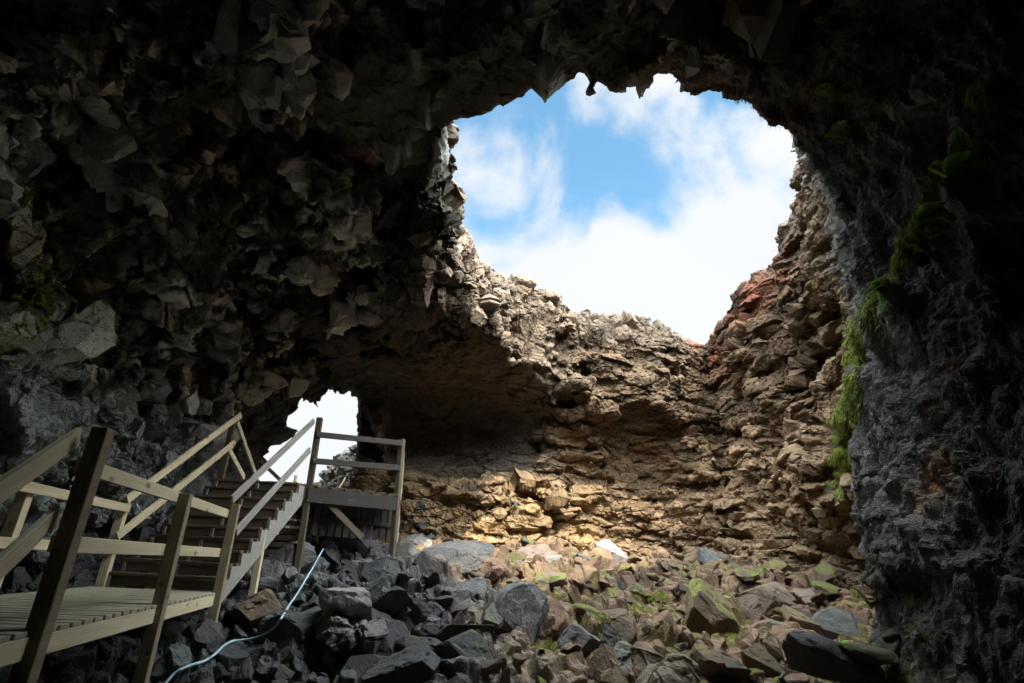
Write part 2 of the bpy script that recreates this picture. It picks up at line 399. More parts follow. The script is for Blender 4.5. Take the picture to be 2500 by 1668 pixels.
def rock_mat(name,attr=True,objcol=False,rough=.82):
    k=NT(name); geo=k.add('ShaderNodeNewGeometry'); pos=geo.outputs['Position']
    if objcol:
        tc=k.add('ShaderNodeTexCoord'); vec=tc.outputs['Object']; oi=k.add('ShaderNodeObjectInfo'); base=oi.outputs['Color']
        n0=k.noise(vec,2.2,5); base=k.mix(k.mr(n0,.35,.7),base,k.mix(.65,base,(.10,.085,.075)))
        moz=oi.outputs['Alpha']
    else:
        at=k.add('ShaderNodeAttribute',attribute_name='tint'); base=at.outputs['Color']
        am=k.add('ShaderNodeAttribute',attribute_name='moss'); moz=am.outputs['Fac']; vec=pos
    nz1=k.noise(vec,9,6,.7); nz2=k.noise(vec,38,5,.7); nz3=k.noise(vec,110,3,.6)
    c=k.mix(.75,base,k.mix(k.mr(nz1,.3,.72),(.62,.6,.58),(1.35,1.32,1.28)),'MULTIPLY')
    c=k.mix(k.mr(nz2,.60,.72,0,.42),c,(.47,.44,.38))           # lichen and mineral specks
    c=k.mix(k.mr(nz2,.42,.30,0,.45),c,(.05,.045,.042))
    mossc=k.mix(k.mr(nz2,.3,.7),(.07,.09,.01),(.20,.24,.03)); mossc=k.mix(k.mr(nz1,.45,.7),mossc,(.17,.15,.02))
    if objcol:
        sx=k.add('ShaderNodeSeparateXYZ'); k.l(geo.outputs['Normal'],sx.inputs[0])
        up=k.mr(sx.outputs[2],.1,.8); mf=k.math('MULTIPLY',k.math('MULTIPLY',up,moz),k.mr(k.noise(pos,4.5,5),.43,.54))
    else: mf=k.math('MULTIPLY',k.math('MULTIPLY',moz,k.mr(nz1,.40,.58)),k.mr(nz2,.36,.52))
    c=k.mix(mf,c,mossc)
    k.l(c,k.b.inputs['Base Color']); k.b.inputs['Roughness'].default_value=rough
    k.l(k.mr(nz1,.3,.7,rough-.18,rough+.12),k.b.inputs['Roughness'])
    vo=k.add('ShaderNodeTexVoronoi',feature='DISTANCE_TO_EDGE'); vo.inputs['Scale'].default_value=9; k.l(vec,vo.inputs['Vector'])
    crack=k.mr(vo.outputs['Distance'],0,.05)
    nb=k.bump(nz1,.05,.8); nb=k.bump(nz2,.018,.9,nb); nb=k.bump(nz3,.006,.8,nb); nb=k.bump(crack,.010,.35,nb)
    k.l(nb,k.b.inputs['Normal'])
    return k.m
def wood_mat(name,c1,c2,kn=(.12,.06,.025),axis='X'):
    k=NT(name); tc=k.add('ShaderNodeTexCoord'); mp=k.add('ShaderNodeMapping'); k.l(tc.outputs['Object'],mp.inputs[0])
    mp.inputs['Scale'].default_value={'X':(.6,9,9),'Z':(9,9,.6)}[axis]
    oi=k.add('ShaderNodeObjectInfo'); mp2=k.add('ShaderNodeVectorMath',operation='ADD'); k.l(mp.outputs[0],mp2.inputs[0])
    cmb=k.add('ShaderNodeCombineXYZ'); r=k.math('MULTIPLY',oi.outputs['Random'],37.); k.l(r,cmb.inputs[0]); k.l(r,cmb.inputs[1]); k.l(cmb.outputs[0],mp2.inputs[1])
    g=k.noise(mp2.outputs[0],2.6,6,.7); g2=k.noise(mp2.outputs[0],9,4,.6)
    wv=k.add('ShaderNodeTexWave',wave_type='RINGS',rings_direction='X'); wv.inputs['Scale'].default_value=1.1; wv.inputs['Distortion'].default_value=3.5; wv.inputs['Detail'].default_value=3; k.l(mp2.outputs[0],wv.inputs['Vector'])
    c=k.mix(k.mr(g,.3,.7),c1,c2); c=k.mix(k.mr(wv.outputs['Fac'],.4,1,0,.35),c,tuple(x*.55 for x in c2))
    vo=k.add('ShaderNodeTexVoronoi'); vo.inputs['Scale'].default_value=1.0
    mk=k.add('ShaderNodeMapping'); mk.inputs['Scale'].default_value={'X':(3.2,7,7),'Z':(7,7,3.2)}[axis]; k.l(tc.outputs['Object'],mk.inputs[0])
    ad=k.add('ShaderNodeVectorMath',operation='ADD'); k.l(mk.outputs[0],ad.inputs[0]); k.l(cmb.outputs[0],ad.inputs[1]); k.l(ad.outputs[0],vo.inputs['Vector'])
    c=k.mix(k.mr(vo.outputs['Distance'],.20,.09,0,.8),c,kn)
    c=k.mix(k.mr(g2,.62,.75,0,.5),c,tuple(x*.4 for x in c1))
    k.l(c,k.b.inputs['Base Color']); k.b.inputs['Roughness'].default_value=.7
    k.l(k.bump(g2,.003,.6,k.bump(g,.004,.6)),k.b.inputs['Normal'])
    return k.m
M_rock=rock_mat('cave_basalt'); M_bould=rock_mat('boulder_basalt',objcol=True)
M_wood=wood_mat('pale_timber',(.64,.55,.37),(.50,.42,.26)); M_woodv=wood_mat('shaded_landing_post',(.115,.09,.055),(.07,.055,.035),axis='Z')  # landing posts darkened: shade of their camera-facing sides put into the wood
M_woodg=wood_mat('weathered_timber',(.33,.31,.27),(.21,.2,.18)); M_wood_dk=wood_mat('brown_timber',(.13,.095,.06),(.08,.06,.04)); M_woodp=wood_mat('shaded_post_timber',(.27,.22,.145),(.19,.15,.095),axis='Z'); M_wood_sh=wood_mat('shaded_board',(.04,.034,.028),(.028,.023,.019)); M_deck=wood_mat('deck_timber',(.42,.38,.27),(.28,.25,.18))  # post and landing-front tones: camera-facing shade put into the wood colour
def plain(name,c,r=.6,nz=0.):
    k=NT(name)
    if nz:
        g=k.noise(None,60,3); k.l(k.mix(k.mr(g,.3,.7),tuple(x*(1-nz) for x in c),tuple(min(1,x*(1+nz)) for x in c)),k.b.inputs['Base Color'])
    else: k.b.inputs['Base Color'].default_value=c+(1,)
    k.b.inputs['Roughness'].default_value=r; return k.m
M_rope=plain('pale_blue_rope',(.30,.42,.46),.6,.25); M_steel=plain('galvanised_steel',(.45,.45,.44),.4); M_steel.node_tree.nodes['Principled BSDF'].inputs['Metallic'].default_value=.7
def leaf_mat(name,c1,c2,tr=.3):
    k=NT(name); geo=k.add('ShaderNodeNewGeometry'); g=k.noise(geo.outputs['Position'],7,4)
    c=k.mix(k.mr(g,.35,.65),c1,c2); rn=k.mix(k.mr(geo.outputs['Random Per Island'],0,1,.0,.55),c,tuple(x*.35 for x in c1)); k.l(rn,k.b.inputs['Base Color'])
    k.b.inputs['Roughness'].default_value=.65
    ts=k.add('ShaderNodeBsdfTranslucent'); k.l(rn,ts.inputs[0]); ms=k.add('ShaderNodeMixShader'); ms.inputs[0].default_value=tr
    k.l(k.b.outputs[0],ms.inputs[1]); k.l(ts.outputs[0],ms.inputs[2]); k.l(ms.outputs[0],k.n['Material Output'].inputs['Surface'])
    return k.m
M_moss=leaf_mat('green_moss',(.20,.25,.03),(.34,.36,.07)); M_mossd=leaf_mat('dark_moss',(.19,.20,.18),(.10,.115,.11),.1); M_fern=leaf_mat('fern_green',(.18,.34,.05),(.28,.44,.08),.4)
M_grassd=leaf_mat('wiry_growth',(.20,.19,.16),(.10,.105,.10),.1)

# ------------------------------------------------------------------ rock meshes split by face into named pieces
def split(P,q,N,col,mo,masks):
    cen=P[q].mean(1); nf=N[q].mean(1)
    x,y,z=cen.T; fz=floorz(x,y); tz=topz(x,y)
    lab=np.zeros(len(q),int)
    wallr=(x>.2*(y<9)+0)&(y>5.6)
    lab[:]=1                                            # wall
    lab[(nf[:,2]<-.35)&(z>2.0)]=0                       # ceiling
    lab[(z-fz<.3)&(nf[:,2]>-.1)]=2                      # floor
    lab[(tz-z<.35)&(nf[:,2]>.2)&(z>2)]=3                # open ground above
    return lab
NAMES=['cave_ceiling','cave_wall','ground','lava_field']
LAB={'cave_ceiling':'dark cracked basalt ceiling arching over the cave around the skylight','cave_wall':'layered and broken basalt walls of the cave and the pit',
     'ground':'rubble covered cave floor rising towards the far wall','lava_field':'rough open lava surface above the cave around the skylight'}
parts={n:[] for n in NAMES}
for (P,q) in ((fp,fq),(rp,rq)):
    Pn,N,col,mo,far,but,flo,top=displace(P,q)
    lab=split(P,q,N,col,mo,None)
    for k,n in enumerate(NAMES):
        qq=q[lab==k]
        if not len(qq): continue
        u=np.unique(qq); r=-np.ones(len(P),np.int64); r[u]=np.arange(len(u))
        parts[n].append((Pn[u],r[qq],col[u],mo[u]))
    if P is fp: FP,FN,FL,FQ,FM,FB=Pn,N,lab,q,mo,but
for n in NAMES:
    off=0; Ps=[];Qs=[];Cs=[];Ms=[]
    for p,q,c,m in parts[n]: Ps.append(p);Qs.append(q+off);Cs.append(c);Ms.append(m);off+=len(p)
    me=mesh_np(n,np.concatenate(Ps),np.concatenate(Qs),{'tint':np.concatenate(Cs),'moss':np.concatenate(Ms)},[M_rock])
    tag(link(n,me),LAB[n],None,None,'structure')
log('rock built')
# far ground beyond the modelled patch, a ring that leaves the cave free
def ring():
    xs=[-900,-60,bx0+.4,bx1-.4,60,900]; ys=[-900,-60,by0+.4,by1-.4,60,900]
    V=[];Q=[];n=0
    for j in range(6):
        for i in range(6):
            inner=(i in (2,3)) and (j in (2,3)); 
            z=float(topz(np.array([xs[i]],float),np.array([ys[j]],float))[0])-.1 if inner else (2.4 if (ys[j]>20 or False) else 6.0 if abs(xs[i])<100 and ys[j]<20 else 2.0)
            V.append((xs[i],ys[j],z))
    for j in range(5):
        for i in range(5):
            if i==2 and j==2: continue
            Q.append((j*6+i,j*6+i+1,(j+1)*6+i+1,(j+1)*6+i))
    P=np.array(V,np.float32); q=np.array(Q)
    me=mesh_np('terrain',P,q,{'tint':np.tile(np.array([[.2,.17,.13]],np.float32),(len(P),1)),'moss':np.full(len(P),.3,np.float32)},[M_rock])
    tag(link('terrain',me),'lava plain stretching away around the cave',None,None,'structure')
ring()

# ------------------------------------------------------------------ sky and sun
SUN_AZ=math.radians(8); SUN_EL=math.radians(47)   # sun behind the camera, AZ degrees to the right of straight behind
sdir=Vector((math.sin(SUN_AZ)*math.cos(SUN_EL),-math.cos(SUN_AZ)*math.cos(SUN_EL),math.sin(SUN_EL)))
w=bpy.data.worlds.new('World'); bpy.context.scene.world=w; w.use_nodes=True; t=w.node_tree; bg=t.nodes['Background']
sky=t.nodes.new('ShaderNodeTexSky'); sky.sky_type='NISHITA'; sky.sun_disc=False; sky.sun_elevation=SUN_EL; sky.sun_rotation=math.atan2(sdir.x,sdir.y); sky.air_density=1.0; sky.dust_density=.4
def tn(ty,**k):
    n=t.nodes.new(ty)
    for a,v in k.items(): setattr(n,a,v)
    return n
tc=tn('ShaderNodeTexCoord'); dirv=tc.outputs['Generated']
def tmath(op,a,b=None):
    n=tn('ShaderNodeMath',operation=op)
    for i,v in ((0,a),(1,b)):
        if v is None: continue
        if isinstance(v,(int,float)): n.inputs[i].default_value=v
        else: t.links.new(v,n.inputs[i])
    return n.outputs[0]
def tmr(v,a,b,c=0.,d=1.,st='LINEAR'):
    n=tn('ShaderNodeMapRange',interpolation_type=st); t.links.new(v,n.inputs[0])
    for k_,x in zip((1,2,3,4),(a,b,c,d)): n.inputs[k_].default_value=x
    return n.outputs[0]
nz=tn('ShaderNodeTexNoise'); nz.inputs['Scale'].default_value=4.2; nz.inputs['Detail'].default_value=9; nz.inputs['Roughness'].default_value=.56; nz.inputs['Distortion'].default_value=.35; t.links.new(dirv,nz.inputs['Vector'])
nz2=tn('ShaderNodeTexNoise'); nz2.inputs['Scale'].default_value=2.2; nz2.inputs['Detail'].default_value=4; t.links.new(dirv,nz2.inputs['Vector'])
def blob(px,py,r0,r1,amp):
    d=ray(px,py); d=d/np.linalg.norm(d)
    n=tn('ShaderNodeVectorMath',operation='DISTANCE'); t.links.new(dirv,n.inputs[0]); n.inputs[1].default_value=tuple(d)
    return tmr(n.outputs['Value'],r0,r1,amp,0,'SMOOTHSTEP')
sxyz=tn('ShaderNodeSeparateXYZ'); t.links.new(dirv,sxyz.inputs[0])
dens=tmath('ADD',tmr(nz.outputs['Fac'],.3,.7,-.05,1.0),tmr(sxyz.outputs[2],.50,.62,.42,-.02,'SMOOTHSTEP'))
for b in ((1620,470,.02,.09,-.16),(1790,250,.02,.15,-.34),(1150,500,.0,.06,-.14),(1180,380,.03,.14,.26),(770,1050,.15,.4,.6),(1330,300,.02,.14,.16),(1790,420,.06,.17,.34),(1880,300,.02,.10,.12),(1640,620,.1,.3,.2),(1300,640,.1,.25,.25),(1560,200,.0,.13,.05),(1500,430,.02,.11,-.20),(1640,570,.02,.08,-.22),(1190,510,.02,.07,-.16),(1480,330,.0,.1,-.08),(1880,600,.0,.05,-.1),(1090,300,.0,.1,.1)):
    dens=tmath('ADD',dens,blob(*b))
mask=tmr(dens,.40,1.0,0,1,'SMOOTHSTEP')
cl=tn('ShaderNodeMix',data_type='RGBA'); t.links.new(mask,cl.inputs[0])
skm=tn('ShaderNodeMix',data_type='RGBA',blend_type='MULTIPLY'); skm.inputs[0].default_value=1; t.links.new(sky.outputs[0],skm.inputs[6]); skm.inputs[7].default_value=(.31,.43,.40,1)
t.links.new(skm.outputs[2],cl.inputs[6])
cc=tn('ShaderNodeMix',data_type='RGBA'); t.links.new(nz2.outputs['Fac'],cc.inputs[0]); cc.inputs[6].default_value=(.90,.97,1.05,1); cc.inputs[7].default_value=(1.16,1.16,1.16,1)
t.links.new(cc.outputs[2],cl.inputs[7]); 
dt=tn('ShaderNodeVectorMath',operation='DOT_PRODUCT'); t.links.new(dirv,dt.inputs[0]); dt.inputs[1].default_value=tuple(sdir)
glow=tn('ShaderNodeMix',data_type='RGBA',blend_type='MULTIPLY'); glow.inputs[0].default_value=1; t.links.new(cl.outputs[2],glow.inputs[6])   # brightness added to the unseen sky round the sun to fill the cave
gt=tn('ShaderNodeMix',data_type='RGBA'); t.links.new(tmr(dt.outputs['Value'],.28,.85),gt.inputs[0]); gt.inputs[6].default_value=(0,0,0,1); gt.inputs[7].default_value=(18.5,20.5,21.5,1)
glow.blend_type='ADD'
bk=tn('ShaderNodeVectorMath',operation='DOT_PRODUCT'); t.links.new(dirv,bk.inputs[0]); bk.inputs[1].default_value=tuple(Vector((.93,-.12,.36)).normalized())   # unseen bright sky patch on the right, added to light the ceiling
bs=tn('ShaderNodeMix',data_type='RGBA'); t.links.new(tmr(bk.outputs['Value'],.72,.9,0,1,'SMOOTHSTEP'),bs.inputs[0]); bs.inputs[6].default_value=(0,0,0,1); bs.inputs[7].default_value=(7,7,6.8,1)
ba=tn('ShaderNodeMix',data_type='RGBA',blend_type='ADD'); ba.inputs[0].default_value=1; t.links.new(gt.outputs[2],ba.inputs[6]); t.links.new(bs.outputs[2],ba.inputs[7]); t.links.new(ba.outputs[2],glow.inputs[7]); t.links.new(glow.outputs[2],bg.inputs[0]); bg.inputs[1].default_value=.1
sl=bpy.data.lights.new('sun','SUN'); sl.energy=1.0; sl.angle=math.radians(.53); sl.color=(1,.93,.82)
so=bpy.data.objects.new('sun',sl); C.objects.link(so); so.rotation_euler=sdir.to_track_quat('Z','Y').to_euler(); so.location=sdir*60

# ------------------------------------------------------------------ timber
import bmesh
def beam(name,p0,p1,w,h,mat,parent,up=(0,0,1),bev=.004,ext=(0,0)):
    """board from p0 to p1, w across, h along 'up'; its own X axis runs along the grain"""
    p0=Vector(p0);p1=Vector(p1); d=(p1-p0); L=d.length; d.normalize()
    p0=p0-d*ext[0]; L+=ext[0]+ext[1]
    up=Vector(up); y=up.cross(d).normalized(); z=d.cross(y)
    key=(round(L,2),round(w,3),round(h,3),bev)
    bm=bmesh.new(); bmesh.ops.create_cube(bm,size=1)
    for v in bm.verts: v.co=Vector(((v.co.x+.5)*L,v.co.y*w,v.co.z*h))
    if bev: bmesh.ops.bevel(bm,geom=bm.edges[:],offset=bev,segments=1,affect='EDGES')
    me=bpy.data.meshes.new(name); bm.to_mesh(me); bm.free(); me.materials.append(mat)
    o=link(name,me)
    M=Matrix(((d.x,y.x,z.x,p0.x),(d.y,y.y,z.y,p0.y),(d.z,y.z,z.z,p0.z),(0,0,0,1)))
    if parent is not None:
        o.parent=parent; M=Matrix.Translation(-parent.location)@M
    o.matrix_basis=M
    return o
def empty(name,loc,label,cat,group=None):
    o=bpy.data.objects.new(name,None); C.objects.link(o); o.location=loc; o.empty_display_size=.2
    return tag(o,label,cat,group)
def L2(a,b,t): return (a[0]+(b[0]-a[0])*t,a[1]+(b[1]-a[1])*t,a[2]+(b[2]-a[2])*t)
DZ=-.42
# --- boardwalk
bw=empty('boardwalk',(-3.1,5,DZ),'pale timber boardwalk with two rail fences at lower left','boardwalk')
R0=(-2.13,2.85);R1=(-2.67,6.9);W_=1.42
hd=Vector((R1[0]-R0[0],R1[1]-R0[1],0)).normalized(); pr=Vector((-hd.y,hd.x,0))
nb=29; Lw=math.hypot(R1[0]-R0[0],R1[1]-R0[1])
for k in range(nb):
    s=Lw*(k+.5)/nb; b=Vector((R0[0],R0[1],DZ-.014))+hd*s
    beam('deck_board',b-pr*.02+Vector((0,0,random.uniform(-.002,.002))),b+pr*(W_+random.uniform(-.008,.012)),.105,.028,M_deck,bw,bev=.003)
for off in (0.004,W_/2,W_-.004):
    a=Vector((R0[0],R0[1],DZ-.030-.055))+pr*off; beam('side_beam',a,a+hd*Lw,.045,.11,M_wood,bw,ext=(-.0,-.0))
def post(x,y,z0,z1,par,w=.1,mat=None,rz=0.):
    h=Vector((math.sin(rz),math.cos(rz),0))
    return beam('post',(x,y,z0),(x,y,z1),w,w,mat or M_wood,par,up=h,bev=.005)
RZ=-math.atan2(-hd.x,hd.y)
P1=(-2.20,3.2);P2=(-2.44,4.96);P3=(-2.665,6.77)
for (x,y),zt in ((P1,.68),(P2,.49),(P3,.575)): post(x+.05,y,-2.0,zt,bw,.098,M_woodp,rz=RZ)
def rail(a,b,z0,z1,par,side=-.03,t=.036,h=.095,mat=None):
    s=Vector((b[0]-a[0],b[1]-a[1],0)).normalized(); n=Vector((s.y,-s.x,0))*side
    return beam('rail',Vector((a[0],a[1],z0))+n,Vector((b[0],b[1],z1))+n,t,h,mat or M_wood,par)
for z in (.455,.008):
    rail(P1,(P2[0]+.01,P2[1]-.0),z,z,bw); rail((P2[0]-.0,P2[1]+.01),P3,z,z-.0,bw)
# left fence of the boardwalk
LP=[(-3.90,5.02),(-4.12,6.98)]
post(LP[0][0],LP[0][1],-1.7,.50,bw,rz=RZ); post(LP[1][0],LP[1][1],-1.5,.64,bw,rz=RZ)
for z in (.475,.0):
    rail((-3.65,2.9),LP[1],z,z,bw,side=.07)
post(-3.62,3.1,-2.0,.5,bw,rz=RZ)
# steps down towards the viewer with their rails
ls=empty('lower_steps',(-2.9,2.2,-1.2),'short timber steps dropping from the boardwalk at the left edge','steps')
a=Vector((-2.30,3.2,.615)); b=Vector((-1.60,1.30,-.40)); beam('handrail',a,b,.036,.12,M_wood,ls,ext=(.02,0))
a=Vector((-2.27,3.2,.155)); b=Vector((-1.57,1.30,-.80)); beam('handrail',a,b,.036,.12,M_wood,ls,ext=(.02,0))
for k in range(4):
    c=Vector((-2.05+.10*k,2.62-.27*k,DZ-.17*(k+1))); beam('tread',c,c+pr*1.35,.24,.04,M_deck,ls)
beam('stringer',(-2.1,2.8,-.62),(-1.62,1.55,-1.35),.045,.18,M_wood,ls); beam('stringer',(-3.45,2.62,-.62),(-2.97,1.37,-1.35),.045,.18,M_wood,ls)
post(-1.66,1.45,-1.9,-.35,ls)
# --- staircase
st=empty('staircase',(-3.3,8,.3),'steep open timber staircase climbing from the boardwalk to the landing','staircase')
SB=[(-4.10,6.98),(-2.69,6.90)]; SE=[(-3.83,9.02),(-2.42,9.02)]; NS=10; ZP=1.15
for k in range(NS):
    t=(k+.5)/NS; z=DZ+(ZP-DZ)*(k+1)/NS-.02 if k<NS-1 else ZP-.03
    l=Vector((SB[0][0]+(SE[0][0]-SB[0][0])*t,SB[0][1]+(SE[0][1]-SB[0][1])*t,z-.0)); r=Vector((SB[1][0]+(SE[1][0]-SB[1][0])*t,SB[1][1]+(SE[1][1]-SB[1][1])*t,z))
    dd=Vector((0.02,.053,0))
    beam('tread',l-dd,r-dd,.098,.038,M_wood_dk,st); beam('tread',l+dd,r+dd,.098,.038,M_wood_dk,st)
    beam('riser',l-Vector((0.03,.07,.075)),r-Vector((.03,.07,.075)),.03,.10,M_wood_dk,st)
def stringer(x0,y0,x1,y1):
    """saw-tooth stringer cut from one board"""
    n=NS; H=(ZP-DZ)/n; d=Vector((x1-x0,y1-y0,0)); L=d.length; d.normalize(); g=L/n; pts_=[]
    for k in range(n): pts_+= [(k*g,DZ+k*H-.03),(k*g,DZ+(k+1)*H-.045)]
    pts_+=[(L,ZP-.045),(L,ZP-.34),(L-.04,ZP-.36),(0.0,DZ-.22),(-.0,DZ-.12)]
    n_=Vector((d.y,-d.x,0)); bm=bmesh.new(); lo=[];hi=[]
    for s,z in pts_:
        c=Vector((x0,y0,0))+d*s; lo.append(bm.verts.new((c.x,c.y,z))); hi.append(bm.verts.new((c.x+n_.x*.045,c.y+n_.y*.045,z)))
    bm.faces.new(lo); bm.faces.new(hi[::-1]); m=len(lo)
    for k in range(m): bm.faces.new((lo[k],hi[k],hi[(k+1)%m],lo[(k+1)%m]))
    bmesh.ops.recalc_face_normals(bm,faces=bm.faces[:])
    for v in bm.verts: v.co-=st.location
    me=bpy.data.meshes.new('stringer'); bm.to_mesh(me); bm.free(); me.materials.append(M_woodg); link('stringer',me,st)
stringer(SB[1][0]-.02,SB[1][1],SE[1][0]-.02,SE[1][1]); stringer(SB[0][0]+.02,SB[0][1],SE[0][0]+.02,SE[0][1]); stringer(-3.4,6.95,-3.12,9.0)
# rails of the stairs
def srail(name,pa,Ya,pb,Yb,mat,h=.10,dz=-.05,ext=(0,0),dx=0.):
    A=atY(*pa,Ya);B=atY(*pb,Yb); return beam(name,(A[0]+dx,A[1],A[2]+dz),(B[0]+dx,B[1],B[2]+dz),.036,h,mat,st,ext=ext)
srail('handrail',(568,1210),6.72,(767,1022),9.05,M_woodg); srail('rail',(577,1290),6.82,(757,1092),9.03,M_woodg)
srail('handrail',(312,1211),6.9,(589,1007),9.05,M_wood); srail('rail',(288,1300),6.92,(574,1074),9.02,M_wood)
m0=atY(640,1290,7.9); post(m0[0]+.03,7.9,-1.3,m0[2]-.02,st,.09)
post(-4.0,7.9,-1.3,.2,st,.09)
# --- landing
ld=empty('landing_platform',(-2.4,11.5,ZP),'raised dark timber landing with two rail bars in front of the small opening','landing')
U1=(-2.345,9.14);U2=(-.90,9.92)
post(U1[0],U1[1],-.55,2.33,ld,.10,M_woodv); post(U2[0],U2[1],-.7,2.185,ld,.10,M_woodv,rz=.5)
post(-3.87,9.12,-1.0,2.27,ld,.095,M_woodv)
nbw=14
for k in range(nbw):
    x=-3.95+ (k+.5)*(3.10/nbw); y0=9.12 if x<U1[0] else 9.12+(x-U1[0])*(U2[1]-U1[1])/(U2[0]-U1[0])
    beam('deck_board',(x,y0-.05,ZP-.015),(x-.18,15.2,ZP-.015),.192,.03,M_wood_dk,ld)
for k in range(7):
    y=9.75+.82*k; xr=min(-1.0,U1[0]+(y-U1[1])/(U2[1]-U1[1])*(U2[0]-U1[0])-.05) if y<10.6 else -1.0-.02*(y-9.9)
    beam('joist',(-3.95,y,ZP-.03-.07),(xr,y,ZP-.03-.07),.045,.14,M_wood_dk,ld)
def slant(z,h,name,side=-.0,e=(.0,.0),mat=None,zz=0):
    return beam(name,(U1[0],U1[1]-side,z),(U2[0],U2[1]-side,z+zz),.04,h,mat or M_wood_sh,ld,ext=e)
slant(ZP-.16,.26,'fascia_board',.06); 
beam('fascia_board',(-3.9,9.09,ZP-.15),(U1[0]-.05,9.09,ZP-.15),.04,.22,M_wood_dk,ld)
slant(2.01,.10,'rail',.075,zz=.085); slant(1.545,.10,'rail',.075,zz=.085)
beam('brace',(-2.28,9.18,1.10),(-1.42,9.63,.36),.04,.10,M_wood_dk,ld)
for k in range(11):
    t_=(k+.5)/11; x=U1[0]+.05+(U2[0]-U1[0]-.1)*t_; y=U1[1]+(U2[1]-U1[1])*t_+.32; beam('slat',(x,y,.36),(x,y,.90),.105,.018,M_wood_sh,ld,up=(.47,-.88,0),bev=0)
beam('batten',(U1[0]+.05,U1[1]+.30,.62),(U2[0]-.05,U2[1]+.30,.62),.03,.07,M_wood_sh,ld)
# side rail on the far right
post(-1.12,13.0,0.1,2.30,ld,.09); post(-1.0,11.4,-.3,2.22,ld,.09)
beam('rail',(-.93,9.98,2.09),(-1.17,13.6,2.2),.036,.10,M_woodg,ld); beam('rail',(-.93,9.98,1.61),(-1.17,13.6,1.72),.036,.10,M_woodg,ld)
post(-3.95,13.0,0.2,1.35,ld,.09); post(-2.5,12.6,0,1.1,ld,.1)
# far-side sloping rails by the left post
A=atY(579,1030,9.1);B=atY(624,1160,10.6); beam('rail',A,B,.036,.095,M_wood,ld,ext=(0,.1)); A=atY(560,1100,9.1);B=atY(592,1160,9.9); beam('rail',A,B,.036,.095,M_wood,ld,ext=(0,.1))
A=atY(638,1128,12.2);B=atY(684,1172,12.6); beam('rail',A,B,.036,.08,M_wood_dk,ld,ext=(.05,.1))
# boards closing the space below the landing
for k in range(9):
    z=.98-.115*k; beam('skirt_board',(-3.1+.0*k,9.30,z),(U1[0]-.07,9.20,z),.02,.075,M_wood_dk,ld)
# --- the upper walk outside
up=empty('upper_boardwalk',(-3.4,17.5,1.6),'distant timber stairs and low posts just outside the small opening','boardwalk')
for k in range(9):
    y=15.45+.33*k; z=1.2+.10*k; beam('tread',(-4.35+.02*k,y,z),(-2.9,y,z),.28,.04,M_wood,up)
for (px_,py_,Yy) in ((722,1166,17.0),(868,1178,15.9),(838,1190,15.6)):
    p=atY(px_,py_,Yy); post(p[0],Yy,p[2]-1.3,p[2]+.08,up,.09)
A=atY(830,1192,15.6);B=atY(846,1164,16.4); beam('rail',A,B,.04,.08,M_wood,up,ext=(.15,.1))
log('timber')

# ------------------------------------------------------------------ boulders
def ico(sub):
    bm=bmesh.new(); bmesh.ops.create_icosphere(bm,subdivisions=sub,radius=1); v=np.array([x.co[:] for x in bm.verts],np.float32); f=np.array([[a.index for a in p.verts] for p in bm.faces]); bm.free(); return v,f
IV,IF=ico(5); IV3,IF3=ico(2)
def rockshape(V,seed,ncut=11,amp=1.,round_=.0):
    r=np.random.default_rng(seed); v=V.copy()
    nrm=r.normal(size=(ncut,3)); nrm/=np.linalg.norm(nrm,axis=1)[:,None]
    for k in range(ncut):
        d=r.uniform(.38,.78); s=v@nrm[k]-d; v=v-np.maximum(s,0)[:,None]*nrm[k][None]*(1-round_)
    v=v.astype(np.float32)
    if len(V)>500:
        n=v/np.maximum(np.linalg.norm(v,axis=1),1e-6)[:,None]
        b,e,_,_=block(v+seed,.33,(1,1,1),1.2,seed=seed,warp=.2)
        v=v+n*(.035*b-.018*np.exp(-(e/.06)**2)+.045*fbm(v+seed,.5,4,seed=seed))[:,None]*amp
    v*=np.array([1,r.uniform(.7,.95),r.uniform(.5,.8)],np.float32)
    return v.astype(np.float32)
VAR=[]
for k in range(14):
    v=rockshape(IV,100+k,10+k%5); me=mesh_np('boulder',v,IF,None,[M_bould]); VAR.append((me,v,BVHTree.FromPolygons(v.tolist(),IF.tolist())))
log('rock shapes')
PLACED=[]
def put(k,loc,size,rot,scl=(1,1,1),col=(.2,.17,.15),moss=0.,label=None,group=None,name='boulder'):
    me,v,bv=VAR[k%len(VAR)]
    o=link(name,me); M=Matrix.Translation(loc)@rot.to_4x4()@Matrix.Diagonal((size*scl[0],size*scl[1],size*scl[2],1)); o.matrix_basis=M
    o.color=(col[0],col[1],col[2],moss); tag(o,label,'boulder' if name=='boulder' else 'stone',group); PLACED.append((o,M,M.inverted(),bv,Vector(loc),size*max(scl)*1.1)); return o
from mathutils import Euler
GR=(.15,.15,.15);DK=(.055,.059,.064);BR=(.18,.125,.08);RD=(.24,.13,.09);PA=(.33,.31,.29);TN=(.26,.18,.11);PK=(.24,.17,.13);OL=(.17,.16,.11)
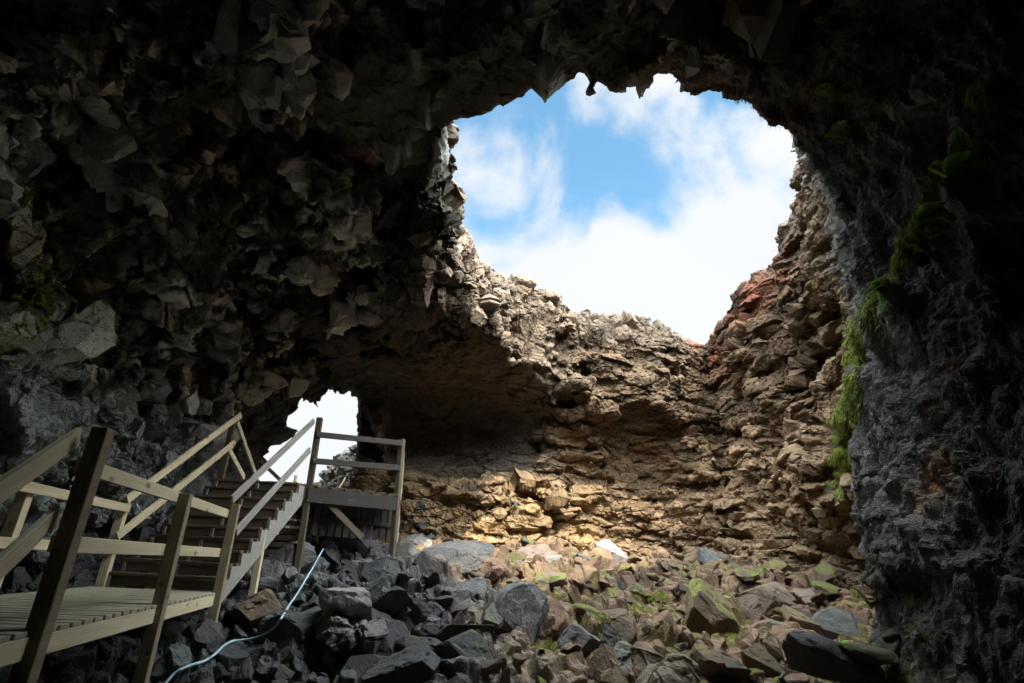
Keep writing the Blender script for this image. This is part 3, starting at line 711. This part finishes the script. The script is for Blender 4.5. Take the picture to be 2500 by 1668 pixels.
# px,py centre, px width, px height, distance, colour, moss, label
SPEC=[
 (865,1492,125,115,7.2,PA,.0,'smooth pale grey boulder standing clear of the dark rubble beside the rope',3),
 (850,1345,190,150,9.2,DK,.0,'huge dark block directly below the landing',1),
 (776,1345,42,58,8.6,PA,0,'small pale triangular slab where the rope begins',5),
 (1020,1345,95,44,12.2,PA,0,'pale grey flat boulder behind the right landing post',2),
 (1115,1395,190,90,10.6,DK,.0,'broad dark ridged boulder between the landing and the sunlit rubble',7),
 (708,1590,140,125,6.2,GR,.0,'big dark square block right of the rope at the bottom',4),
 (630,1520,190,80,7.4,BR,.0,'long brownish boulder lying below the third post',8),
 (1490,1362,70,62,12.6,PA,0,'upright pale grey block topping the rubble crest',0),
 (1285,1378,110,48,12.4,PK,0,'long pinkish boulder leaning on the rubble crest',9),
 (1215,1408,75,48,11.8,RD,0,'rounded dark red boulder at the left end of the crest',6),
 (1425,1378,48,44,12.3,GR,0,'grey boulder just left of the upright pale block',10),
 (1350,1382,40,36,12.2,PA,0,'small white edged stone in the middle of the crest',11),
 (1725,1535,165,120,8.2,BR,.9,'largest tilted brown slab with moss on its upper edge',12),
 (1845,1500,150,90,9.0,PK,.2,'long pink brown slab leaning above the mossy tilted slab',13),
 (1960,1480,85,40,9.8,PK,0,'flat pale cracked boulder near the foot of the right wall',2),
 (1955,1545,75,85,8.6,TN,.3,'square tan boulder in the right hand rubble',0),
 (2060,1555,95,70,7.8,GR,.2,'layered grey brown boulder at the foot of the shaggy wall',7),
 (2050,1465,50,38,9.3,RD,.1,'rounded reddish boulder touching the right wall',6),
 (1500,1650,200,80,6.1,GR,.5,'wide dark flat boulder in the bottom centre foreground',8),
 (2010,1640,170,120,5.6,GR,.1,'large smooth grey boulder in the right foreground',5),
 (2110,1620,100,50,5.5,OL,1.,'moss capped boulder beside the large smooth grey one',5),
 (1270,1530,120,130,7.6,GR,.1,'tall leaning dark slab at the edge of the shade',7),
 (1365,1525,85,95,8.4,RD,.2,'triangular red brown boulder right of the leaning dark slab',4),
 (1620,1543,48,60,7.6,RD,.1,'small red block left of the largest tilted slab',11),
 (1130,1640,190,110,5.4,DK,.3,'big dark boulder in the bottom foreground left of centre',1),
 (930,1600,110,90,6.2,DK,0,'dark angular boulder below the smooth pale grey one',9),
 (1010,1520,120,90,7.6,DK,0,'dark boulder with a rough crest in the shaded rubble',10),
 (1140,1500,130,100,8.0,GR,.0,'blue grey cratered boulder in the shaded rubble',7),
 (700,1400,130,70,8.2,GR,0,'shaded grey boulder behind the middle stair post',13),
 (940,1420,90,60,9.2,DK,0,'dark boulder at the foot of the right landing post',2),
 (1410,1590,130,70,6.9,GR,.3,'grey boulder spotted with moss in the lower centre',8),
 (1700,1640,110,60,6.2,BR,.2,'brown block in the bottom foreground below the tilted slab',4),
 (1860,1640,90,70,5.9,BR,.2,'blocky brown boulder left of the large smooth grey one',0),
 (560,1640,120,70,5.9,DK,0,'dark boulder under the lower end of the rope',6),
 (830,1590,90,70,6.6,DK,0,'dark rounded boulder between square block and angular boulder',5),
 (1930,1622,50,50,6.2,OL,1.,'small moss covered stone left of the large smooth grey boulder',9),
]
rr=random.Random(5)
for i,(px,py,w_,h_,D,col,mo,lab_,var) in enumerate(SPEC):
    hh_,_=hit(px,py+.35*h_)
    if hh_ is not None:
        Dh=math.hypot(hh_.x,hh_.y)+w_/F*D*.3
        if abs(Dh-D)<2.6: D=Dh
    c=Vector(atD(px,py,D)); r=ray(px,py); dep=c.length/np.linalg.norm(r)   # camera depth
    sx=w_/F*dep/2*1.25; sz=h_/F*dep/2*1.5
    rot=Euler((rr.uniform(-.25,.25),rr.uniform(-.3,.3),rr.uniform(-.5,.5))).to_matrix()
    if i in (12,): rot=Euler((.35,.55,.2)).to_matrix()
    if i in (21,): rot=Euler((.1,.5,.3)).to_matrix()
    back=Vector((r[0],r[1],0)).normalized()*sx*.35
    cc_=tuple(x*1.12 for x in col)
    put(var,c+back+Vector((0,0,.07)),1.0,rot,(sx*1.2,max(sx,sz)*.95,sz*1.65),cc_,mo,lab_)
# scattered boulders: the nearer and larger individually
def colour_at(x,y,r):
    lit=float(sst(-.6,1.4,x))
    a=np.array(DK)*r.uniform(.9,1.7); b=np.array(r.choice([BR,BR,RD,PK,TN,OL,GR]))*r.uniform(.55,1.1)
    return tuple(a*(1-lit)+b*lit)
def spotsok(x,y,s):
    for (xa,ya) in ((-3.0,4.0),(-3.2,6),): 
        if abs(x-xa)<1.3 and abs(y-ya)<1.4: return False
    return True
cand=[]
_r=np.random.default_rng(50); PX_=_r.uniform(-4.9,6.8,30000); PY_=_r.uniform(3.4,14.6,30000); PD_=polysd(PX_.astype(np.float32),PY_.astype(np.float32),CH); pool=list(zip(PX_.tolist(),PY_.tolist(),PD_.tolist()))
for x,y,d_ in pool:
    if len(cand)>=264: break
    if y<4.2 or y>13.6 or (d_>-.15 and not (-4<x<4 and 3.8<y<6.5)): continue
    s=.13+.30*rr.random()**2.4
    if y<6: s*=.75
    if x<-2 and y<8.6: s*=.8
    p,n=drop(x,y,1.5 if x>-2 or y<9 else .9)
    pr_=RM.T@np.array(p); 
    if -pr_[2]<1: continue
    qx=CX+F*pr_[0]/-pr_[2]; qy=CY-F*pr_[1]/-pr_[2]
    if not(-50<qx<2550 and qy<1750): continue
    ok=True
    for (x2,y2,s2) in cand:
        if (x-x2)**2+(y-y2)**2<(.55*(s+s2))**2: ok=False;break
    if not ok: continue
    cand.append((x,y,s))
    lit=x>.6
    big=s>.32
    zone_='in the dim rubble between the boardwalk and the bright pit' if not lit else ('in the brown rubble near the foot of the far wall' if y>10 else 'in the brown rubble of the pit floor')
    lab_=('dark angular ' if not lit else 'brown angular ')+('boulder ' if big else 'stone ')+zone_
    grp=('larger ' if big else 'smaller ')+('dark ' if not lit else 'brown ')+('stones ' if not big else 'boulders ')+zone_
    sc_=s*(1.25 if not lit else .95)
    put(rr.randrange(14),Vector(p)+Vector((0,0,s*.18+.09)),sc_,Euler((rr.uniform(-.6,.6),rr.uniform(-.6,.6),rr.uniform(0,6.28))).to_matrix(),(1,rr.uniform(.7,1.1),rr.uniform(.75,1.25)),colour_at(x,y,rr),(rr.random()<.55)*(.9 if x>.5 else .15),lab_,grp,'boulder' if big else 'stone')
# small rubble: one mass
def rubble(n):
    Vs=[];Fs=[];Cs=[];Ms=[];off=0; base=[rockshape(IV3,900+k,7) for k in range(10)]
    r=np.random.default_rng(77); k=0
    for x,y,d_ in pool[::-1]:
        if k>=n: break
        if d_>.1 and not(-4.5<x<4 and y<6): continue
        p,nn=drop(x,y,1.4)
        if nn.z<.3: continue
        s=.04+.19*r.random()**2.0; k+=1
        R_=np.array(Euler(tuple(r.uniform(-3,3,3))).to_matrix(),np.float32)
        v=base[k%10]@R_.T*s+np.array(p,np.float32)+np.array([0,0,r.uniform(.0,.14)+s*.3],np.float32)
        Vs.append(v);Fs.append(IF3+off);off+=len(v)
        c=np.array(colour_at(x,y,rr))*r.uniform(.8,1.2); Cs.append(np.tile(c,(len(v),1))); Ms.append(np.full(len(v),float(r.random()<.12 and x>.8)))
    me=mesh_np('rubble',np.concatenate(Vs),np.concatenate(Fs),{'tint':np.concatenate(Cs).astype(np.float32),'moss':np.concatenate(Ms)},[M_rock])
    tag(link('rubble',me),'loose small stones filling the gaps between the boulders on the cave floor','rubble',None,'stuff')
rubble(7500)
log('boulders',len(PLACED))

_c=FP@RM; FDD=-_c[:,2]; FQX=CX+F*_c[:,0]/np.maximum(FDD,.01); FQY=CY-F*_c[:,1]/np.maximum(FDD,.01); FLEN=np.linalg.norm(FP,axis=1)
def hit_all(px,py):
    d=Vector(ray(px,py)).normalized(); mm=(np.abs(FQX-px)<8)&(np.abs(FQY-py)<8)&(FDD>3)
    best=float(FLEN[mm].min()) if mm.any() else 99.
    for o,M,Mi,bv,c,rad in PLACED:
        t_=c.dot(d)
        if t_<0 or (c-d*t_).length>rad*1.3: continue
        o_=Mi@Vector((0,0,0)); d_=(Mi.to_3x3()@d); L_=d_.length
        r=bv.ray_cast(o_,d_/L_)
        if r[0] is not None: best=min(best,(M@r[0]).length)
    return d*best
# ------------------------------------------------------------------ rope
rp_=[(789,1341),(778,1360),(764,1386),(748,1412),(728,1446),(706,1478),(690,1505),(672,1530),(650,1547),(620,1558),(592,1563),(568,1566),(548,1576),(524,1598),(500,1614),(474,1622),(448,1632),(425,1646),(405,1668),(380,1705)]
pp=[hit_all(*q_) for q_ in rp_]
dist=np.array([v.length for v in pp]); 
dm=np.convolve(np.pad(dist,2,mode='edge'),[.1,.2,.4,.2,.1],'valid'); dm=np.minimum(dm,dist)
pp=[v.normalized()*(d_-.05) for v,d_ in zip(pp,dm)]
def catmull(P_,n=8):
    P_=[np.array(v) for v in P_]; P_=[2*P_[0]-P_[1]]+P_+[2*P_[-1]-P_[-2]]; out=[]
    for i in range(1,len(P_)-2):
        for k in range(n):
            t_=k/n; a_,b_,c_,d_=P_[i-1:i+3]; out.append(.5*((2*b_)+(c_-a_)*t_+(2*a_-5*b_+4*c_-d_)*t_**2+(3*b_-a_-3*c_+d_)*t_**3))
    return out
cl_=catmull(pp); V=[];Q=[]; NS_=8
for i,c_ in enumerate(cl_):
    tg=cl_[min(i+1,len(cl_)-1)]-cl_[max(i-1,0)]; tg/=np.linalg.norm(tg); s1=np.cross(tg,[.1,.2,1]); s1/=np.linalg.norm(s1); s2=np.cross(tg,s1)
    for k in range(NS_): a_=2*PI*k/NS_+i*.5; V.append(c_+(s1*math.cos(a_)+s2*math.sin(a_))*(.0135+.0015*(k%2)))
    if i:
        b=(i-1)*NS_; Q+=[(b+k,b+(k+1)%NS_,b+NS_+(k+1)%NS_,b+NS_+k) for k in range(NS_)]
cu=mesh_np('rope',np.array(V,np.float32),np.array(Q),None,[M_rope],True)
tag(link('rope',cu),'pale blue rope trailing down over the dark boulders beside the stairs','rope')

# ------------------------------------------------------------------ growth on the rock
def strands(name,P,N,w,L,W,dirf,mat,n,label,cat,seed,jit=.35):
    r=np.random.default_rng(seed); pr__=w/w.sum(); I=r.choice(len(P),n,p=pr__)
    p=P[I]+r.normal(size=(n,3))*.008; nn=N[I]; l=(L*r.uniform(.45,1.3,n))[:,None]
    d=dirf(nn)+r.normal(size=(n,3))*jit; d/=np.linalg.norm(d,axis=1)[:,None]
    s=np.cross(d,r.normal(size=(n,3))); s/=np.linalg.norm(s,axis=1)[:,None]; s=s*W*r.uniform(.6,1.4,n)[:,None]
    m1=p+d*l*.55; e_=m1+(d+np.array([0,0,-.55]))*l*.45
    V=np.stack([p-s*.5,p+s*.5,m1+s*.4,m1-s*.4,e_],1).reshape(-1,3).astype(np.float32)
    b=np.arange(n)*5; q=np.concatenate([np.stack([b,b+1,b+2],1),np.stack([b,b+2,b+3],1),np.stack([b+3,b+2,b+4],1)])
    me=mesh_np(name,V,q,None,[mat]); return tag(link(name,me),label,cat,None,'stuff')
cp=FP; camf=inview(cp,60)&((cp*FN).sum(1)<.1)
x,y,z=cp[:,0],cp[:,1],cp[:,2]
fgz=floorz(x,y)
patch=sst(-.15,.25,fbm(cp,.5,3,seed=91))
dn=lambda nn: nn*.30+np.array([0,0,-1.1])
tocam=1.0
if (FB*camf).sum()>0:
    strands('hanging_growth',cp,FN,(FB>.35)*camf*(.25+patch)/(.5+np.linalg.norm(cp,axis=1)),.055,.005,dn,M_mossd,42000,'shaggy dark growth hanging over the right cave wall','growth',1)
lw=(x<-3.4)*(z<2.3)*(z>fgz+.1)*camf*(FN[:,2]<.6)
strands('wiry_growth',cp,FN,lw*(.2+patch)+1e-9*camf,.06,.005,dn,M_grassd,45000,'wiry grey growth coating the lower left cave wall','growth',2)
zr=zone(cp,RIDGE)*camf
strands('green_moss',cp,FN,zr**1.5+1e-9,.09,.009,lambda nn: nn*.5+np.array([-.25,-.2,-.75]),M_moss,30000,'bright green moss fringe running down the edge of the shaggy right wall','moss',3,.3)
zm=FM*camf*(x<-.5)
strands('cushion_moss',cp,FN,zm**2+1e-9*camf,.035,.008,lambda nn: nn,M_moss,26000,'yellow green moss cushions scattered on the dark rocks of the left wall','moss',4,.6)
gm=np.zeros(len(cp))
for (px_,py_,r_) in ((1400,1500,.35),(1470,1530,.4),(1520,1560,.4),(1580,1500,.3),(1440,1580,.3),(1390,1560,.25),(1600,1460,.25),(1850,1590,.3),(1640,1590,.25),(1930,1640,.2),(2200,1640,.35),(1330,1590,.2),(1500,1610,.3),(1350,1520,.2),(1560,1600,.25)):
    h_,_n=hit(px_,py_)
    if h_: gm=np.maximum(gm,np.exp(-((cp-np.array(h_))**2).sum(1)/(r_*r_)))
gm=gm*(FN[:,2]>.2)*camf*sst(-.2,.1,fbm(cp,.3,2,seed=95))
strands('grass',cp,FN,gm**1.5+1e-9*camf,.045,.008,lambda nn: nn*.4+np.array([0,0,1.]),M_moss,24000,'fine green grass and moss growing between the brown stones of the pit','grass',5,.45)
log('growth')
def fern(px_,py_,size,label,nf=5,seed=0):
    r=random.Random(seed); h_,n_=hit(px_,py_)
    if h_ is None: return
    n_=n_.normalized(); V=[];Fq=[]
    # stand the clump on the displaced surface
    cc_=cp@RM; qx=CX+F*cc_[:,0]/-cc_[:,2]; qy=CY-F*cc_[:,1]/-cc_[:,2]; mm=(np.hypot(qx-px_,qy-py_)<9)&camf; ii=np.where(mm)[0]
    i=int(ii[np.argmin(-cc_[ii,2])]) if len(ii) else int(np.argmin(((cp-np.array(h_))**2).sum(1)))
    base=Vector(cp[i].tolist()); base-=base.normalized()*.03
    t=empty('fern',base,label,'fern',None)
    for f_ in range(nf):
        V=[];Fq=[]
        d=(n_*.6+Vector((r.uniform(-.9,.4),r.uniform(-.7,.2),r.uniform(-.2,.6)))).normalized(); L=size*r.uniform(.7,1.2); up=Vector((0,0,1)); K=14
        sd=d.cross(up).normalized(); 
        for k in range(K):
            u=(k+1)/K; c=d*L*u+Vector((0,0,-.55*L*u*u)); wl=L*.24*math.sin(PI*min(1,u*.85+.12))*(1 if k%1==0 else 1)
            tg=(d+Vector((0,0,-1.1*u))).normalized()
            for s_ in (-1,1):
                b=len(V); tip=c+sd*s_*wl+tg*wl*.35
                V+= [c-tg*.012*size*6,c+tg*.012*size*6,tip+tg*.004,tip-tg*.004]; Fq.append((b,b+1,b+2,b+3))
        for k in range(K):
            u0=k/K;u1=(k+1)/K; a=d*L*u0+Vector((0,0,-.55*L*u0*u0)); c=d*L*u1+Vector((0,0,-.55*L*u1*u1)); b=len(V); q_=Vector((0,0,.004)); V+=[a-q_,a+q_,c+q_,c-q_]; Fq.append((b,b+1,b+2,b+3))
        me=bpy.data.meshes.new('frond'); me.from_pydata([tuple(v) for v in V],[],Fq); me.materials.append(M_fern); link('frond',me,t)
for k,a in enumerate([(2350,362,.34,'upright fern clump highest of those along the mossy ridge'),(2318,425,.34,'fern with narrow fronds just below the highest clump on the ridge'),
     (2275,480,.36,'broad fern spreading leftwards at the middle of the ridge'),(2245,545,.34,'pale fern clump below the broad one on the ridge'),(2205,615,.24,'small fern low on the ridge above the green moss fringe'),
     (2165,690,.20,'tiny fern where the ridge meets the green moss fringe'),(2030,238,.26,'lone fern hanging beside the top right edge of the skylight'),(2018,50,.18,'lone bright fern high on the dark ceiling above the skylight'),
     (2052,335,.24,'fern on the corner rock right of the skylight'),(2060,1560,.2,'small fern at the foot of the right wall')]):
    fern(*a,nf=5,seed=k)
log('ferns')


# ------------------------------------------------------------------ render settings
sc=bpy.context.scene
sc.view_settings.view_transform='Standard'; sc.view_settings.look='None'; sc.view_settings.exposure=3.2; sc.view_settings.gamma=1
sc.render.engine='CYCLES'; sc.cycles.max_bounces=6; sc.cycles.diffuse_bounces=6; sc.cycles.glossy_bounces=2; sc.cycles.transmission_bounces=2; sc.cycles.use_denoising=True
sc.cycles.sample_clamp_indirect=4
log('done')
